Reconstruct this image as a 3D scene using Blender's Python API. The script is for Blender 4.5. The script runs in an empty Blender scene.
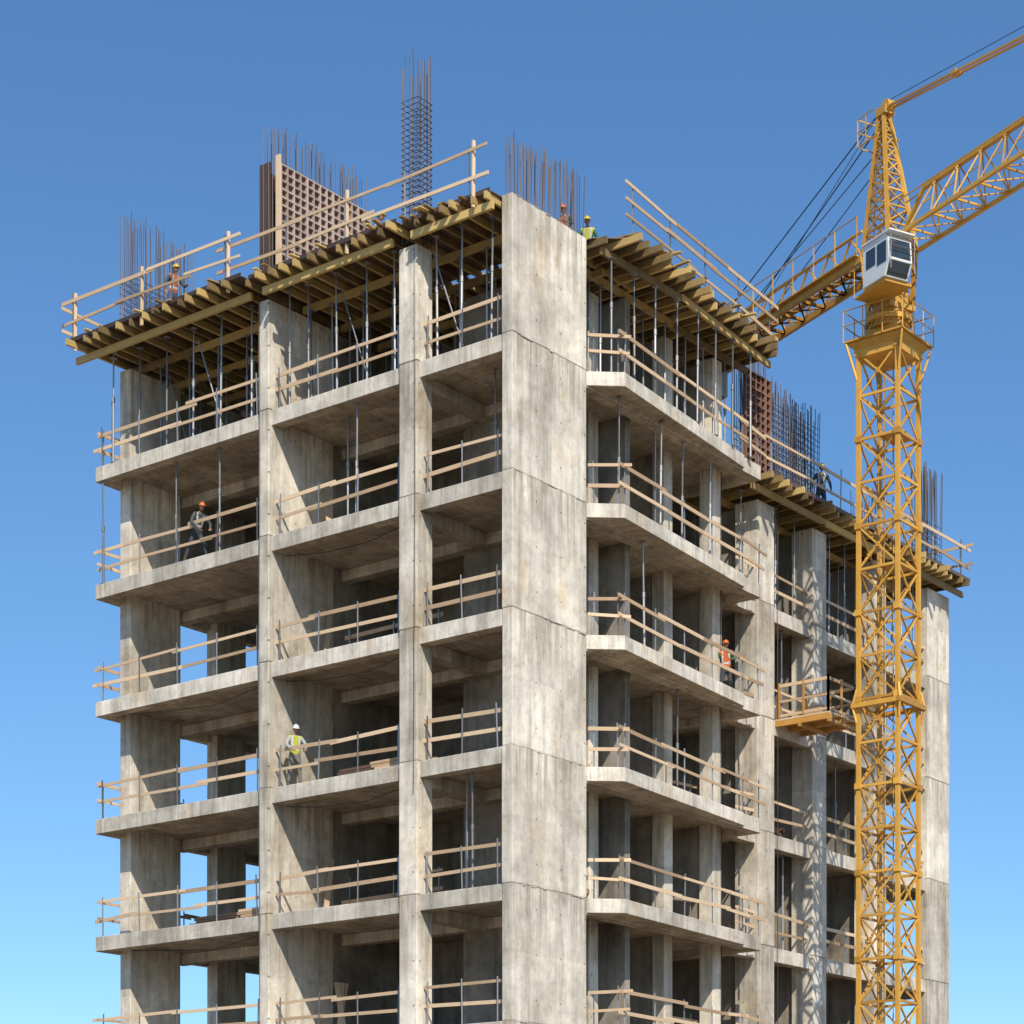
import bpy, bmesh, math, random
from mathutils import Vector, Matrix
R = random.Random(7)
scene = bpy.context.scene
C = bpy.context.collection

# ------------------------------------------------------------------ materials
def new_mat(name):
    m = bpy.data.materials.new(name); m.use_nodes = True
    nt = m.node_tree; b = nt.nodes['Principled BSDF']
    return m, nt, b
def N(nt, t, **k):
    n = nt.nodes.new(t)
    for a, v in k.items(): setattr(n, a, v)
    return n
def math_n(nt, op, a, b=None, c=None, clamp=False):
    n = nt.nodes.new('ShaderNodeMath'); n.operation = op; n.use_clamp = clamp
    for i, x in enumerate((a, b, c)):
        if x is None: continue
        if isinstance(x, (int, float)): n.inputs[i].default_value = x
        else: nt.links.new(x, n.inputs[i])
    return n.outputs[0]
def ramp(nt, fac, stops):
    n = nt.nodes.new('ShaderNodeValToRGB'); cr = n.color_ramp
    while len(cr.elements) < len(stops): cr.elements.new(0.5)
    for e, (p, c) in zip(cr.elements, stops):
        e.position = p; e.color = (c[0], c[1], c[2], 1) if not isinstance(c, (int, float)) else (c, c, c, 1)
    nt.links.new(fac, n.inputs[0]); return n.outputs[0]
def mixc(nt, fac, a, b, mode='MIX'):
    n = nt.nodes.new('ShaderNodeMix'); n.data_type = 'RGBA'; n.blend_type = mode
    if isinstance(fac, (int, float)): n.inputs[0].default_value = fac
    else: nt.links.new(fac, n.inputs[0])
    for s, x in ((6, a), (7, b)):
        if isinstance(x, tuple): n.inputs[s].default_value = (*x, 1)
        else: nt.links.new(x, n.inputs[s])
    return n.outputs[2]
def noise(nt, vec, scale, detail=6, rough=0.6, mapping=None):
    if mapping:
        mp = N(nt, 'ShaderNodeMapping'); mp.inputs['Scale'].default_value = mapping
        nt.links.new(vec, mp.inputs[0]); vec = mp.outputs[0]
    n = N(nt, 'ShaderNodeTexNoise'); n.inputs['Scale'].default_value = scale
    n.inputs['Detail'].default_value = detail; n.inputs['Roughness'].default_value = rough
    nt.links.new(vec, n.inputs['Vector']); return n.outputs['Fac']

def concrete(name, dark, light, wall=False, slab=False):
    m, nt, b = new_mat(name)
    geo = N(nt, 'ShaderNodeNewGeometry'); P = geo.outputs['Position']
    at = N(nt, 'ShaderNodeAttribute'); at.attribute_name = 'tint'
    n1 = noise(nt, P, 0.55, 8, 0.66)
    col = ramp(nt, n1, [(0.36, dark), (0.62, light)])
    st = noise(nt, P, 1.0, 6, 0.65, (2.4, 2.4, 0.20))
    col = mixc(nt, 0.8, col, ramp(nt, st, [(0.34, 0.58), (0.50, 0.98), (0.8, 1.08)]), 'MULTIPLY')
    bl = noise(nt, P, 3.0, 7, 0.72)
    col = mixc(nt, 0.65, col, ramp(nt, bl, [(0.32, 0.68), (0.5, 1.0), (0.72, 1.12)]), 'MULTIPLY')
    ru = noise(nt, P, 0.9, 6, 0.7, (1.3, 1.3, 0.5))
    col = mixc(nt, math_n(nt, 'MULTIPLY', ramp(nt, ru, [(0.52, 0.0), (0.68, 1.0)]), 0.65), col, mixc(nt, 1.0, col, (0.84, 0.70, 0.53), 'MULTIPLY'))
    dp = noise(nt, P, 0.7, 9, 0.78, (1.0, 1.0, 0.7))
    col = mixc(nt, math_n(nt, 'MULTIPLY', ramp(nt, dp, [(0.57, 0.0), (0.61, 1.0)]), 0.35), col, mixc(nt, 1.0, col, (0.6, 0.58, 0.54), 'MULTIPLY'))
    lt = noise(nt, P, 1.1, 9, 0.8, (1.0, 1.0, 1.4))
    col = mixc(nt, math_n(nt, 'MULTIPLY', ramp(nt, lt, [(0.58, 0.0), (0.64, 1.0)]), 0.4), col, mixc(nt, 1.0, col, (1.25, 1.23, 1.2), 'MULTIPLY'))
    fine = noise(nt, P, 26, 3, 0.7)
    col = mixc(nt, 0.35, col, ramp(nt, fine, [(0.3, 0.72), (0.6, 1.06)]), 'MULTIPLY')
    sep = N(nt, 'ShaderNodeSeparateXYZ'); nt.links.new(P, sep.inputs[0])
    jag = noise(nt, P, 1.3, 6, 0.75)
    zz = math_n(nt, 'ADD', sep.outputs[2], math_n(nt, 'MULTIPLY', math_n(nt, 'SUBTRACT', jag, 0.5), 0.22))
    fr = math_n(nt, 'FRACT', math_n(nt, 'DIVIDE', math_n(nt, 'SUBTRACT', zz, 0.5), 3.6))
    hb = N(nt, 'ShaderNodeBump'); hb.inputs['Strength'].default_value = 0.5; hb.inputs['Distance'].default_value = 0.035
    drip = noise(nt, P, 1.0, 6, 0.7, (7, 7, 0.4))
    if wall:
        u = math_n(nt, 'ADD', sep.outputs[0], sep.outputs[1])
        cv = N(nt, 'ShaderNodeCombineXYZ'); nt.links.new(math_n(nt, 'DIVIDE', math_n(nt, 'ADD', u, 20.0), 1.09), cv.inputs[0])
        nt.links.new(math_n(nt, 'DIVIDE', math_n(nt, 'SUBTRACT', sep.outputs[2], 0.5), 1.8), cv.inputs[1])
        fl = N(nt, 'ShaderNodeVectorMath', operation='FLOOR'); nt.links.new(cv.outputs[0], fl.inputs[0])
        wn_ = N(nt, 'ShaderNodeTexWhiteNoise'); wn_.noise_dimensions = '2D'; nt.links.new(fl.outputs[0], wn_.inputs[0])
        col = mixc(nt, 0.8, col, ramp(nt, wn_.outputs['Value'], [(0.0, (0.84, 0.82, 0.79)), (1.0, (1.08, 1.06, 1.02))]), 'MULTIPLY')
        d = math_n(nt, 'MINIMUM', fr, math_n(nt, 'SUBTRACT', 1.0, fr))
        line = ramp(nt, d, [(0.0, 0.55), (0.004, 0.6), (0.010, 1.0)])
        col = mixc(nt, ramp(nt, bl, [(0.4, 0.15), (0.6, 0.85)]), col, line, 'MULTIPLY')
        below = ramp(nt, fr, [(0.35, 0.0), (0.97, 1.0)])
        dm = math_n(nt, 'MULTIPLY', below, ramp(nt, drip, [(0.45, 0.0), (0.60, 1.0)]))
        col = mixc(nt, math_n(nt, 'MULTIPLY', dm, 0.65), col, (0.24, 0.195, 0.14))
        fu = math_n(nt, 'FRACT', math_n(nt, 'DIVIDE', math_n(nt, 'ADD', u, 20.0), 1.09))
        du = math_n(nt, 'MINIMUM', fu, math_n(nt, 'SUBTRACT', 1.0, fu))
        lj = ramp(nt, du, [(0.0, 0.55), (0.006, 0.62), (0.012, 1.0)])
        col = mixc(nt, 0.35, col, lj, 'MULTIPLY')
        hu = math_n(nt, 'ABSOLUTE', math_n(nt, 'SUBTRACT', fu, 0.24))
        fz = math_n(nt, 'FRACT', math_n(nt, 'DIVIDE', math_n(nt, 'SUBTRACT', sep.outputs[2], 0.5), 1.2))
        hz = math_n(nt, 'ABSOLUTE', math_n(nt, 'SUBTRACT', fz, 0.5))
        rr = math_n(nt, 'SQRT', math_n(nt, 'ADD', math_n(nt, 'POWER', math_n(nt, 'MULTIPLY', hu, 1.09), 2.0), math_n(nt, 'POWER', math_n(nt, 'MULTIPLY', hz, 1.2), 2.0)))
        hole = ramp(nt, rr, [(0.0, 0.2), (0.022, 0.25), (0.034, 1.0)])
        col = mixc(nt, 0.8, col, hole, 'MULTIPLY')
    if slab:
        col = mixc(nt, math_n(nt, 'MULTIPLY', ramp(nt, drip, [(0.50, 0.0), (0.62, 1.0)]), 0.38), col, (0.27, 0.225, 0.17))
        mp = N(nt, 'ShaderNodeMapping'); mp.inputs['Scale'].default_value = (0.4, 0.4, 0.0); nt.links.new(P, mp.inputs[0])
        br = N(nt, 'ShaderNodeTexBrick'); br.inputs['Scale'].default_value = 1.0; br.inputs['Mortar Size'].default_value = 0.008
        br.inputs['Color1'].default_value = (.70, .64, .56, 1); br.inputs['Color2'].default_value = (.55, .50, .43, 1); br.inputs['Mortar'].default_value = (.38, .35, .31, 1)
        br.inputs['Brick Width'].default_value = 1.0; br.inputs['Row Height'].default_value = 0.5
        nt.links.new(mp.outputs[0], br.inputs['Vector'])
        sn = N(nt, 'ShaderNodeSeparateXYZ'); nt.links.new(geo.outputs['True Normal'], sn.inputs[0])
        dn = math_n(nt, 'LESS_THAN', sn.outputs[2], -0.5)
        col = mixc(nt, dn, col, br.outputs['Color'], 'MULTIPLY')  # browner form-sheet pattern on undersides, also darkened to put ceiling shade into the colour
    tt = math_n(nt, 'ADD', math_n(nt, 'MULTIPLY', at.outputs['Fac'], 0.30), 0.85)
    cmb = N(nt, 'ShaderNodeCombineColor')
    for i in range(3): nt.links.new(tt, cmb.inputs[i])
    col = mixc(nt, 1.0, col, cmb.outputs[0], 'MULTIPLY')
    nt.links.new(col, b.inputs['Base Color'])
    b.inputs['Roughness'].default_value = 0.88
    b.inputs['Specular IOR Level'].default_value = 0.25
    hh = math_n(nt, 'ADD', math_n(nt, 'MULTIPLY', bl, 0.6), math_n(nt, 'MULTIPLY', fine, 0.4))
    nt.links.new(hh, hb.inputs['Height']); nt.links.new(hb.outputs[0], b.inputs['Normal'])
    return m

def simple(name, c1, c2, rough=0.7, metal=0.0, scale=2.0, tintamt=0.6, spec=0.4):
    m, nt, b = new_mat(name)
    geo = N(nt, 'ShaderNodeNewGeometry'); P = geo.outputs['Position']
    at = N(nt, 'ShaderNodeAttribute'); at.attribute_name = 'tint'
    n1 = noise(nt, P, scale, 6, 0.7)
    f = math_n(nt, 'ADD', math_n(nt, 'MULTIPLY', at.outputs['Fac'], tintamt), math_n(nt, 'MULTIPLY', n1, 1.0 - tintamt), clamp=True)
    col = ramp(nt, f, [(0.2, c1), (0.75, c2)])
    nt.links.new(col, b.inputs['Base Color'])
    b.inputs['Roughness'].default_value = rough; b.inputs['Metallic'].default_value = metal
    b.inputs['Specular IOR Level'].default_value = spec
    return m

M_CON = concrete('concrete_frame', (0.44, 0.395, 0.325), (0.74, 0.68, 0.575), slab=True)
M_IN = concrete('concrete_inner_shaded', (0.19, 0.168, 0.137), (0.37, 0.333, 0.28))  # darker copy of the concrete, interior shade mixed into its base colour
M_WALL = concrete('concrete_wall', (0.50, 0.455, 0.38), (0.80, 0.745, 0.64), True)
M_WOOD = simple('pine_planks', (0.36, 0.245, 0.145), (0.68, 0.50, 0.32), 0.75, scale=3)
M_BEAM = simple('yellow_formwork_timber', (0.13, 0.085, 0.04), (0.57, 0.40, 0.15), 0.6, scale=2.5)
M_PLY = simple('film_faced_plywood', (0.045, 0.030, 0.022), (0.14, 0.085, 0.055), 0.5, scale=1.5)
M_STEEL = simple('galvanised_steel', (0.15, 0.15, 0.15), (0.40, 0.40, 0.40), 0.45, 0.6, scale=4)
M_REBAR = simple('rebar_steel', (0.055, 0.05, 0.055), (0.14, 0.11, 0.105), 0.7, 0.3, scale=4)
M_PANEL = simple('red_brown_formwork', (0.12, 0.06, 0.04), (0.25, 0.14, 0.10), 0.6, scale=2)
M_PANELD = simple('dark_formwork', (0.07, 0.03, 0.025), (0.16, 0.07, 0.05), 0.6, scale=2)
M_PANELF = simple('weathered_form_ribs', (0.30, 0.22, 0.18), (0.52, 0.42, 0.35), 0.6, scale=2)
M_CRANE = simple('crane_yellow_paint', (0.36, 0.18, 0.028), (0.72, 0.40, 0.07), 0.5, scale=2.2, tintamt=0.5, spec=0.4)
M_CRANEO = simple('crane_orange_paint', (0.34, 0.16, 0.04), (0.58, 0.30, 0.07), 0.5, scale=1.6, tintamt=0.4)
M_WHITE = simple('white_cab_paint', (0.6, 0.6, 0.58), (0.8, 0.8, 0.78), 0.35, scale=1.2, tintamt=0.2, spec=0.5)
M_CW = simple('counterweight_concrete', (0.22, 0.21, 0.2), (0.38, 0.37, 0.35), 0.85)
M_CABLE = simple('dark_steel_cable', (0.03, 0.03, 0.03), (0.08, 0.08, 0.08), 0.5, 0.5)
m, nt, b = new_mat('cab_glass'); b.inputs['Base Color'].default_value = (0.03, 0.045, 0.06, 1); b.inputs['Roughness'].default_value = 0.05; b.inputs['Specular IOR Level'].default_value = 0.9
M_GLASS = m
m, nt, b = new_mat('site_dirt')
geo = N(nt, 'ShaderNodeNewGeometry')
g1 = noise(nt, geo.outputs['Position'], 0.08, 10, 0.65); g2 = noise(nt, geo.outputs['Position'], 2.5, 6, 0.7)
gc = mixc(nt, 0.4, ramp(nt, g1, [(0.35, (0.21, 0.155, 0.105)), (0.65, (0.37, 0.295, 0.21))]), ramp(nt, g2, [(0.3, 0.6), (0.7, 1.1)]), 'MULTIPLY')
nt.links.new(gc, b.inputs['Base Color']); b.inputs['Roughness'].default_value = 0.95
M_DIRT = m

# ------------------------------------------------------------------ mesh builder
class MB:
    def __init__(s): s.v = []; s.f = []; s.t = []; s.m = []
    def quadbox(s, c8, tint, mi):
        o = len(s.v); s.v += [tuple(c) for c in c8]
        for q in ((0,3,2,1),(4,5,6,7),(0,1,5,4),(1,2,6,5),(2,3,7,6),(3,0,4,7)):
            s.f.append(tuple(o+i for i in q)); s.t.append(tint); s.m.append(mi)
    def box(s, x0, x1, y0, y1, z0, z1, tint=None, mi=0):
        if tint is None: tint = R.random()
        s.quadbox([(x0,y0,z0),(x1,y0,z0),(x1,y1,z0),(x0,y1,z0),(x0,y0,z1),(x1,y0,z1),(x1,y1,z1),(x0,y1,z1)], tint, mi)
    def beam(s, p0, p1, w, h, tint=None, mi=0, up=(0,0,1)):
        if tint is None: tint = R.random()
        p0 = Vector(p0); p1 = Vector(p1); d = (p1-p0).normalized(); up = Vector(up)
        if abs(d.dot(up)) > 0.98: up = Vector((0.31,0.95,0)) if abs(d.z) > 0.9 else Vector((0,0,1))
        a = d.cross(up).normalized(); u = a.cross(d).normalized()
        a *= w/2; u *= h/2
        s.quadbox([p0-a-u, p0+a-u, p1+a-u, p1-a-u, p0-a+u, p0+a+u, p1+a+u, p1-a+u], tint, mi)
    def tube(s, p0, p1, r, n=6, tint=None, mi=0, r1=None):
        if tint is None: tint = R.random()
        if r1 is None: r1 = r
        p0 = Vector(p0); p1 = Vector(p1); d = (p1-p0)
        if d.length < 1e-6: return
        d.normalize(); up = Vector((0,0,1)) if abs(d.z) < 0.9 else Vector((1,0,0))
        a = d.cross(up).normalized(); u = a.cross(d)
        o = len(s.v)
        for i in range(n):
            c, sn = math.cos(2*math.pi*i/n), math.sin(2*math.pi*i/n)
            s.v.append(tuple(p0 + (a*c+u*sn)*r))
        for i in range(n):
            c, sn = math.cos(2*math.pi*i/n), math.sin(2*math.pi*i/n)
            s.v.append(tuple(p1 + (a*c+u*sn)*r1))
        for i in range(n):
            j = (i+1) % n
            s.f.append((o+i, o+j, o+n+j, o+n+i)); s.t.append(tint); s.m.append(mi)
        s.f.append(tuple(o+i for i in reversed(range(n)))); s.t.append(tint); s.m.append(mi)
        s.f.append(tuple(o+n+i for i in range(n))); s.t.append(tint); s.m.append(mi)
    def prism(s, poly, z0, z1, tint=None, mi=0):   # poly CCW
        if tint is None: tint = R.random()
        o = len(s.v); n = len(poly)
        s.v += [(x,y,z0) for x,y in poly] + [(x,y,z1) for x,y in poly]
        for i in range(n):
            j = (i+1) % n
            s.f.append((o+i,o+j,o+n+j,o+n+i)); s.t.append(tint); s.m.append(mi)
        s.f.append(tuple(o+i for i in reversed(range(n)))); s.t.append(tint); s.m.append(mi)
        s.f.append(tuple(o+n+i for i in range(n))); s.t.append(tint); s.m.append(mi)
    def build(s, name, mats, parent=None, bevel=0.0):
        me = bpy.data.meshes.new(name); me.from_pydata(s.v, [], s.f)
        if not isinstance(mats, (list, tuple)): mats = [mats]
        for m in mats: me.materials.append(m)
        me.polygons.foreach_set('material_index', s.m)
        a = me.attributes.new('tint', 'FLOAT', 'FACE'); a.data.foreach_set('value', s.t)
        ob = bpy.data.objects.new(name, me); C.objects.link(ob)
        if parent: ob.parent = parent; ob.matrix_parent_inverse = Matrix.Identity(4)
        if bevel:
            bv = ob.modifiers.new('bevel', 'BEVEL'); bv.width = bevel; bv.segments = 1; bv.limit_method = 'ANGLE'
        return ob
def empty(name, loc=(0,0,0)):
    e = bpy.data.objects.new(name, None); e.location = loc; C.objects.link(e); return e

# ------------------------------------------------------------------ building
LV = [4.1 + 3.6*k for k in range(7)]          # slab tops, last 25.7
ROOF = 29.3
X1, Y1 = 12.4, 16.2
RX0, RX1, RY0, RY1 = 12.4, 26.8, 1.0, 13.0
bld = empty('concrete_building')

def slab(mb, x0, x1, y0, y1, z, th=0.25, eb=0.45, w=0.35):
    t = R.random()
    mb.box(x0, x1, y0, y0+w, z-eb, z, t); mb.box(x0, x1, y1-w, y1, z-eb, z, t)
    mb.box(x0, x0+w, y0+w, y1-w, z-eb, z, t); mb.box(x1-w, x1, y0+w, y1-w, z-eb, z, t)
    mb.box(x0+w, x1-w, y0+w, y1-w, z-th, z, R.random()*0.5)
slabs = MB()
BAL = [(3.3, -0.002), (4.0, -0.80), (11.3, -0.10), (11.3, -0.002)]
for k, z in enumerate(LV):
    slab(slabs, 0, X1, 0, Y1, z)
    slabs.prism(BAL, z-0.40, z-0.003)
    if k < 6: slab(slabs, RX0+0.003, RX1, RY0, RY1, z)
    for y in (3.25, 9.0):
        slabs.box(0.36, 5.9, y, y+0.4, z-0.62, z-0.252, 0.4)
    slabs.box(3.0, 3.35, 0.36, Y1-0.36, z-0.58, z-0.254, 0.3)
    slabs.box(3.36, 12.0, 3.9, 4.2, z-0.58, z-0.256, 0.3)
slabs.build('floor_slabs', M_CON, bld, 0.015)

cols = MB()
for k in range(8):
    z0 = (LV[k-1] if k else 0.0); z1 = LV[k] if k < 7 else ROOF-0.46
    j = 0.006*(k % 2)
    def cb(x0,x1,y0,y1, zt=z1): cols.box(x0-j, x1+j, y0-j, y1+j, z0, zt)
    cb(-0.12, 0.52, 3.15, 3.79)                 # C1
    cb(-0.12, 2.6, 8.70, 9.10)                  # C2 fin wall
    cb(0.8, 2.9, 15.5, 15.98)                   # end wall
    cb(4.5, 5.8, 15.5, 15.98)
    cb(7.6, 8.8, 15.5, 15.98); cb(11.6, 12.3, 15.5, 15.98)
    cb(5.10, 5.55, 1.2, 1.65); cb(8.9, 9.35, 1.2, 1.65); cb(11.1, 11.6, 0.9, 1.4)
    if k < 7:
        zr = z1 if k < 6 else LV[6]-0.46
        cb(13.7, 14.7, RY0-0.10, RY0+0.75, zr); cb(17.1, 18.0, RY0-0.10, RY0+0.7, zr)
        cb(21.3, 22.1, RY0-0.10, RY0+0.7, zr); cb(25.2, 26.86, RY0-0.10, RY0+0.35, zr)
        for x in (14, 18, 22, 26): cb(x, x+0.6, RY1-0.7, RY1-0.1, zr)
        cb(26.2, 26.75, 6.5, 7.1, zr)
cols.build('columns', M_WALL, bld, 0.02)

walls = MB()
for k in range(8):
    z0 = (LV[k-1] if k else 0.0); z1 = LV[k] if k < 7 else ROOF
    j = (0.0, 0.008, 0.003, 0.010, 0.0, 0.007, 0.002, 0.008)[k]
    walls.box(-0.03-j, 3.26, -0.03-j, 0.30+j, z0, z1, 0.35+0.5*R.random())
    for i in range(5):
        a = R.uniform(0, 3.1); l = R.uniform(0.1, 0.4)
        walls.box(a, min(3.24, a+l), -0.05-R.random()*0.01, -0.03, z1-0.015-R.random()*0.03, z1+0.005, 0.2+0.6*R.random())
walls.build('corner_shear_wall', M_WALL, bld, 0.012)

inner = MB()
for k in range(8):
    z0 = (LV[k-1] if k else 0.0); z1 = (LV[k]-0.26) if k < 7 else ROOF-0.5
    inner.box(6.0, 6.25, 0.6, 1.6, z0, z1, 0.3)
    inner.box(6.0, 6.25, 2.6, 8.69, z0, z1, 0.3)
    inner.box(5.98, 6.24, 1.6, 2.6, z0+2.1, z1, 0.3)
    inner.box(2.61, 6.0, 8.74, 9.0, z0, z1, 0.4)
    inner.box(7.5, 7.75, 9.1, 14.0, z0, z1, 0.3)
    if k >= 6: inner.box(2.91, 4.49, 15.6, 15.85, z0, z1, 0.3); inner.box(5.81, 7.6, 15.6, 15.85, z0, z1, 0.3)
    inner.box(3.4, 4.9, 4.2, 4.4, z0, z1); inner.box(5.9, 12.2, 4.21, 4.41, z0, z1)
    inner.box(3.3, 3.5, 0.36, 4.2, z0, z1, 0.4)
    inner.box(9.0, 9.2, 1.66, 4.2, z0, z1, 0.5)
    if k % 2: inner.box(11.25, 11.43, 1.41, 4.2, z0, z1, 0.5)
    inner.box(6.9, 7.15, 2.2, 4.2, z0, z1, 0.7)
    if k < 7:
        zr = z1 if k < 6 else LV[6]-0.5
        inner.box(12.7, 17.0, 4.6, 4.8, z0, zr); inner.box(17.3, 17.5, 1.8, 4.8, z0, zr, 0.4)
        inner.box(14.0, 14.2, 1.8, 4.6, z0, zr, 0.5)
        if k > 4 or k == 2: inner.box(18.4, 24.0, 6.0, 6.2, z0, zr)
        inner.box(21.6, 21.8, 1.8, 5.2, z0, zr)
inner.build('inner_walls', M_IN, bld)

# ------------------------------------------------------------------ guardrails
rails = MB()
def guard(p0, p1, z, hs=(0.55, 1.05), post=1.15, sp=1.7, jig=0.06, endx=0.15):
    p0 = Vector((p0[0], p0[1], 0)); p1 = Vector((p1[0], p1[1], 0)); d = p1-p0; L = d.length; d.normalize()
    nrm = Vector((d.y, -d.x, 0))
    n = max(1, round(L/sp))
    for i in range(n+1):
        q = p0 + d*(0.12 + (L-0.24)*i/n)
        rails.tube((q.x, q.y, z), (q.x+R.uniform(-.03,.03), q.y+R.uniform(-.03,.03), z+post+R.uniform(0,.10)), 0.022, 5, mi=1)
    for h in hs:
        s = -endx
        while s < L+endx-0.05:
            e = min(L+endx, s + R.uniform(2.6, 4.2))
            if L+endx-e < 1.0: e = L+endx+R.uniform(0, .25)
            a = p0+d*s; b_ = p0+d*e
            o = nrm*R.uniform(0.025, 0.06)*1
            za = z+h+R.uniform(-jig, jig); zb = z+h+R.uniform(-jig, jig)
            rails.beam((a.x+o.x, a.y+o.y, za), (b_.x+o.x, b_.y+o.y, zb), 0.030, R.uniform(0.075, 0.115))
            s = e - R.uniform(0.15, 0.5)
            if e >= L+endx: break
for k, z in enumerate(LV):
    guard((0.12, 0.45), (0.12, 3.1), z)
    guard((0.12, 3.9), (0.12, 8.6), z)
    guard((0.10, 9.25), (0.10, 16.1), z)
    guard((0.10, 16.1), (12.2, 16.1), z)
    guard((3.45, 0.0), (4.05, -0.68), z, sp=3, endx=0.05)
    guard((4.05, -0.68), (11.25, 0.0), z, endx=0.25)
    guard((11.25, 0.0), (12.6, 0.15), z)
    if k < 6:
        guard((12.8, 1.1), (13.6, 1.1), z, sp=3); guard((14.8, 1.1), (17.0, 1.1), z, endx=0.0)
        guard((18.1, 1.1), (21.2, 1.1), z, endx=0.0); guard((22.2, 1.1), (25.1, 1.1), z, endx=0.0)
    guard((9.4, 1.9), (11.2, 1.7), z, endx=0)
    if k % 2 == 0: guard((2.2, 4.2), (2.2, 7.8), z, endx=0)
    if k % 3 != 1: guard((1.8, 0.7), (4.9, 1.2), z, endx=0)
rails.build('timber_guardrail', [M_WOOD, M_STEEL])

# ------------------------------------------------------------------ formwork decks
fw = empty('roof_formwork')
beams = MB(); ply = MB()
ZD = ROOF
YE = 16.45
def sec_x(y, xa, xb, zt): beams.box(xa, xb, y-0.04, y+0.04, zt-0.20, zt, None)
y = 0.45
while y < YE:
    ov = 0.50 if y < 3.1 else (0.70 if y < 9.0 else 0.95)
    sk = R.uniform(-.06, .06)
    beams.beam((-ov-R.uniform(0, 0.30), y+sk, ZD-0.13), (3.2+R.uniform(0, .4), y, ZD-0.13), 0.08, 0.19)
    sec_x(y+0.09, 3.0-R.uniform(0, .3), 6.2, ZD-0.035)
    y += R.uniform(0.38, 0.60)
for x in (-0.34, 1.3, 2.9, 4.6):
    segs = [(0.36, 3.1), (3.85, 8.65), (9.2, YE+.2)] if x < 0.6 else [(0.36, 5.0), (4.9, 8.65), (9.2, 13.2), (13.0, YE)]
    for a, b_ in segs:
        dz = R.uniform(-0.01, 0.01)
        beams.box(x-0.05+dz, x+0.05+dz, a-R.uniform(0,.05), b_+R.uniform(0,.05), ZD-0.44, ZD-0.237, None)
ply.box(-0.42, 3.0, 0.34, 3.4, ZD-0.026, ZD); ply.box(-0.62, 3.0, 3.41, 9.0, ZD-0.026, ZD)
ply.box(-0.88, 3.0, 9.01, YE, ZD-0.026, ZD); ply.box(3.005, 12.9, 5.0, YE, ZD-0.026, ZD)
ply.box(-0.645, -0.622, 3.45, 9.0, ZD-0.02, ZD+0.10); ply.box(-0.91, -0.883, 9.05, YE, ZD-0.02, ZD+0.10)
ply.box(-0.45, -0.423, 0.4, 3.4, ZD-0.02, ZD+0.10)
for i in range(26):
    y = R.uniform(0.8, 16.2); ov = -0.5 if y < 3.4 else (-.7 if y < 9 else -.95)
    beams.beam((ov-R.uniform(0.0,.35), y, ZD+0.03+R.uniform(0,.05)), (R.uniform(1, 2.4), y+R.uniform(-.5,.5), ZD+0.06), 0.12, 0.04)
def yfront(x):
    return -1.15 + max(0.0, (x-4.0))*0.095 if x > 4.0 else -1.15 + (4.0-x)*1.2
x = 3.45
while x < 13.0:
    sk = R.uniform(-.08, .08)
    beams.beam((x+sk, yfront(x)-R.uniform(-0.1, 0.50), ZD-0.13), (x, 2.6+R.uniform(0, .3), ZD-0.13), 0.08, 0.19)
    x += R.uniform(0.38, 0.62)
for i in range(14):
    x = R.uniform(4, 12.8); beams.beam((x, yfront(x)-R.uniform(0,.6), ZD+0.04+R.uniform(0,.05)), (x+R.uniform(-.4,.4), R.uniform(.6, 2), ZD+0.06), 0.12, 0.04)
for (pa, pb) in (((3.5, -0.35), (7.6, -0.42)), ((7.3, -0.46), (12.95, 0.02)), ((3.45, 0.75), (8.6, 0.75)), ((8.4, 0.82), (12.9, 0.82)), ((3.4, 2.2), (12.8, 2.2))):
    beams.beam((pa[0], pa[1], ZD-0.335), (pb[0], pb[1], ZD-0.335), 0.09, 0.2)
ply.prism([(3.32, 0.34), (3.32, -0.2), (4.0, -1.05), (12.95, -0.22), (12.95, 4.995), (3.32, 4.995)], ZD-0.027, ZD-0.001)
ply.beam((4.0, -1.08, ZD+0.04), (12.95, -0.25, ZD+0.04), 0.026, 0.12)
ZR = LV[6]
x = 12.9
while x < 26.9:
    beams.beam((x, 0.15-R.uniform(0, .45), ZR-0.13), (x+R.uniform(-.06,.06), 3.4+R.uniform(0, .3), ZR-0.13), .08, .19); x += R.uniform(0.38, 0.60)
for yy in (0.55, 2.1, 3.2):
    for a, b_ in ((12.8, 17.3), (17.1, 21.9), (21.7, 27.2)):
        beams.beam((a, yy+R.uniform(-.03,.03), ZR-0.335), (b_, yy, ZR-0.335), 0.09, 0.2)
ply.box(12.96, 26.9, 0.12, 13.2, ZR-0.026, ZR); ply.beam((13.0, 0.10, ZR+0.03), (26.9, 0.10, ZR+0.03), 0.026, 0.12)
beams.build('timber_beams', M_BEAM, fw); ply.build('plywood_deck', M_PLY, fw)

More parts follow.
